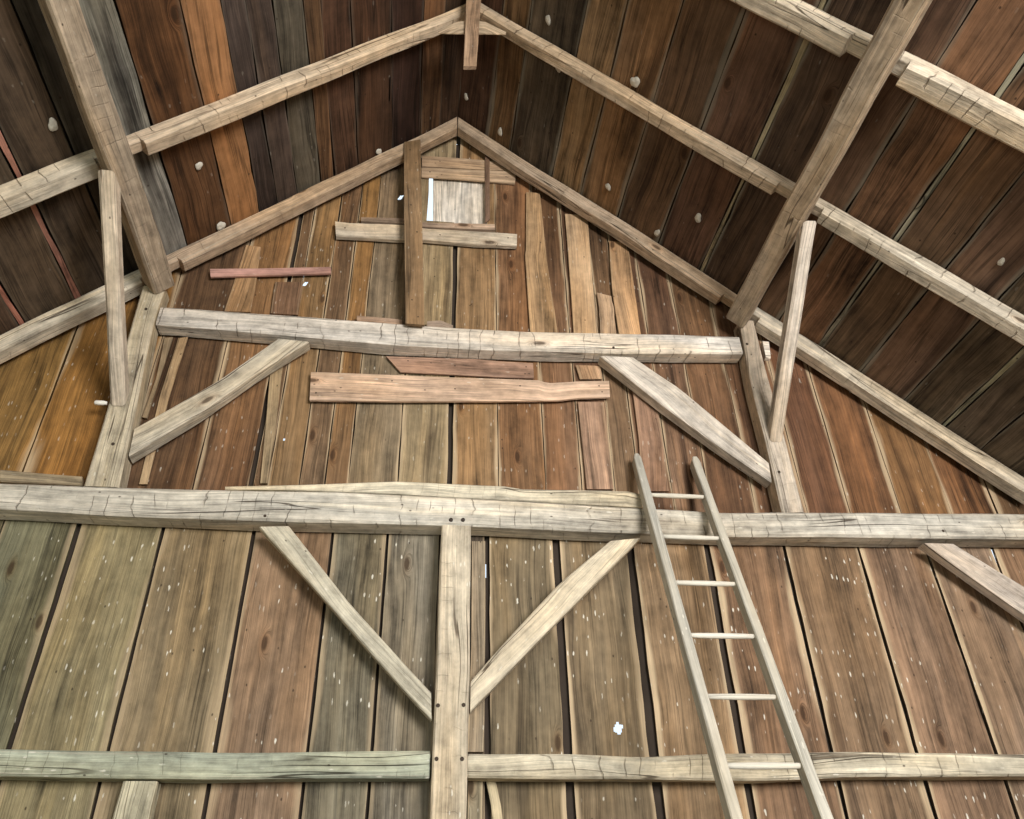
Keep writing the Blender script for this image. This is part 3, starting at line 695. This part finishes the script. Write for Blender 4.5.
# ---------------------------------------------------------------- small things
p = at(103, 403, -.13); mb = MB(); rings = []
for t, r in ((0, .012), (.006, .016), (.055, .016), (.064, .012), (.075, .012)):
    rings.append([mb.vert(p+Vector((-.05+t, r*math.cos(6.283*j/12), r*math.sin(6.283*j/12)))) for j in range(12)])
for q, w in zip(rings, rings[1:]):
    for j in range(12): mb.f.append((q[j], q[(j+1) % 12], w[(j+1) % 12], w[j]))
mb.f.append(tuple(rings[0])); mb.f.append(tuple(rings[-1]))
tag(mb.build('insulator', M_WHITE, smooth=True, origin=p), 'small white peg sticking out of the upper post toward the dark orange boards', 'peg', None, 'thing')

def nest(px, py, r, label, squash=.45, stretch=1.3):
    c = roof_pt(px, py); m = ML if c.x < XR else MR; k = math.sqrt(1+m*m)
    n = Vector((m, 0, -1))/k; t = Vector((1, 0, m))/k; yv = Vector((0, 1, 0))
    c = c - n*.002
    rr = random.Random(px); ph = [rr.uniform(0, 6.28) for _ in range(6)]
    mb = MB(); rows = []
    for i in range(1, 8):
        th = math.pi/2*i/7
        rows.append([mb.vert(c+(t*math.cos(a)+yv*math.sin(a)*stretch)*r*math.sin(th)*(1+.16*math.sin(2*a+ph[0])+.09*math.sin(3*a+ph[1])+.05*math.sin(5*a+ph[2]))
                     + n*r*squash*math.cos(th)*(1+.12*math.sin(3*a+ph[3]+4*th))) for a in [6.283*j/18 for j in range(18)]])
    top = mb.vert(c+n*r*squash)
    for j in range(18): mb.f.append((top, rows[0][j], rows[0][(j+1) % 18]))
    for p_, q in zip(rows, rows[1:]):
        for j in range(18): mb.f.append((p_[j], q[j], q[(j+1) % 18], p_[(j+1) % 18]))
    mb.f.append(tuple(rows[-1]))
    tag(mb.build('mud_nest', M_NEST, smooth=True, origin=c), label, 'nest', 'pale mud nests on the roof boards', 'thing')
nest(698, 218, .030, 'round white nest stuck on the dark boards between the gable rafter and second rafter')
nest(635, 82, .036, 'pale nest on the tan roof board just above the second rafter')
nest(548, 20, .026, 'small pale nest near the ridge beside the second rafter, ladder side')
nest(500, 132, .028, 'pale nest on the roof close above the gable peak, ladder side')
nest(608, 187, .026, 'small pale nest on the tan roof board just above the gable rafter')
nest(558, 67, .030, 'pale nest just below the second rafter near the grey roof board')
nest(221, 226, .034, 'white nest at the foot of the brown roof boards, touching the gable rafter')
nest(379, 152, .028, 'pale nest above the gable rafter beside the window plank')
nest(466, 97, .024, 'small pale nest at the ridge just over the gable peak')
nest(1001, 262, .020, 'small white nest far down the roof past the ladder-side purlin')
nest(199, 166, .026, 'faint nest on the brown roof boards under the second rafter')
nest(53, 125, .030, 'faint grey nest on the dark roof boards outside the purlin')
nest(657, 233, .026, 'faint grey nest just above the gable rafter on the dark boards')

# ---------------------------------------------------------------- light, camera
w = bpy.data.worlds.new('sky'); bpy.context.scene.world = w; w.use_nodes = True
bg = w.node_tree.nodes['Background']; 
wg = NT(w); gen = wg.sep(wg.n.new('ShaderNodeTexCoord').outputs['Generated'])[2]
wg.l.new(wg.mix(wg.step(gen, -.02, .05), (.10, .11, .07), (.74, .87, 1.0)), bg.inputs[0])
bg.inputs[1].default_value = 1.3
def area(name, loc, target, sx, sy, power, colr):
    l = bpy.data.lights.new(name, 'AREA'); l.shape = 'RECTANGLE'; l.size = sx; l.size_y = sy; l.energy = power; l.color = colr
    o = bpy.data.objects.new(name, l); C.objects.link(o); o.location = loc
    o.rotation_euler = (Vector(target)-Vector(loc)).to_track_quat('-Z', 'Y').to_euler()
area('doorway_light', (3.0, -8.6, 3.7), (-.3, 0, 4.6), 2.8, 2.6, 980, (1, .96, .90))
area('left_fill_light', (-3.2, -7.0, 1.7), (-1.0, 0, 3.2), 2.0, 2.0, 85, (.93, 1.0, .84))  # added greenish fill from the left, no doorway stands there
cam = bpy.data.cameras.new('camera'); co = bpy.data.objects.new('camera', cam); C.objects.link(co)
cam.sensor_fit = 'HORIZONTAL'; cam.sensor_width = 36; cam.lens = F/1024*36; cam.clip_start = .05
mw = Matrix((RT, UP, -FW)).transposed().to_4x4(); mw.translation = EYE
co.matrix_world = mw
sc = bpy.context.scene; sc.camera = co
sc.view_settings.view_transform = 'Standard'
sc.view_settings.exposure = 0
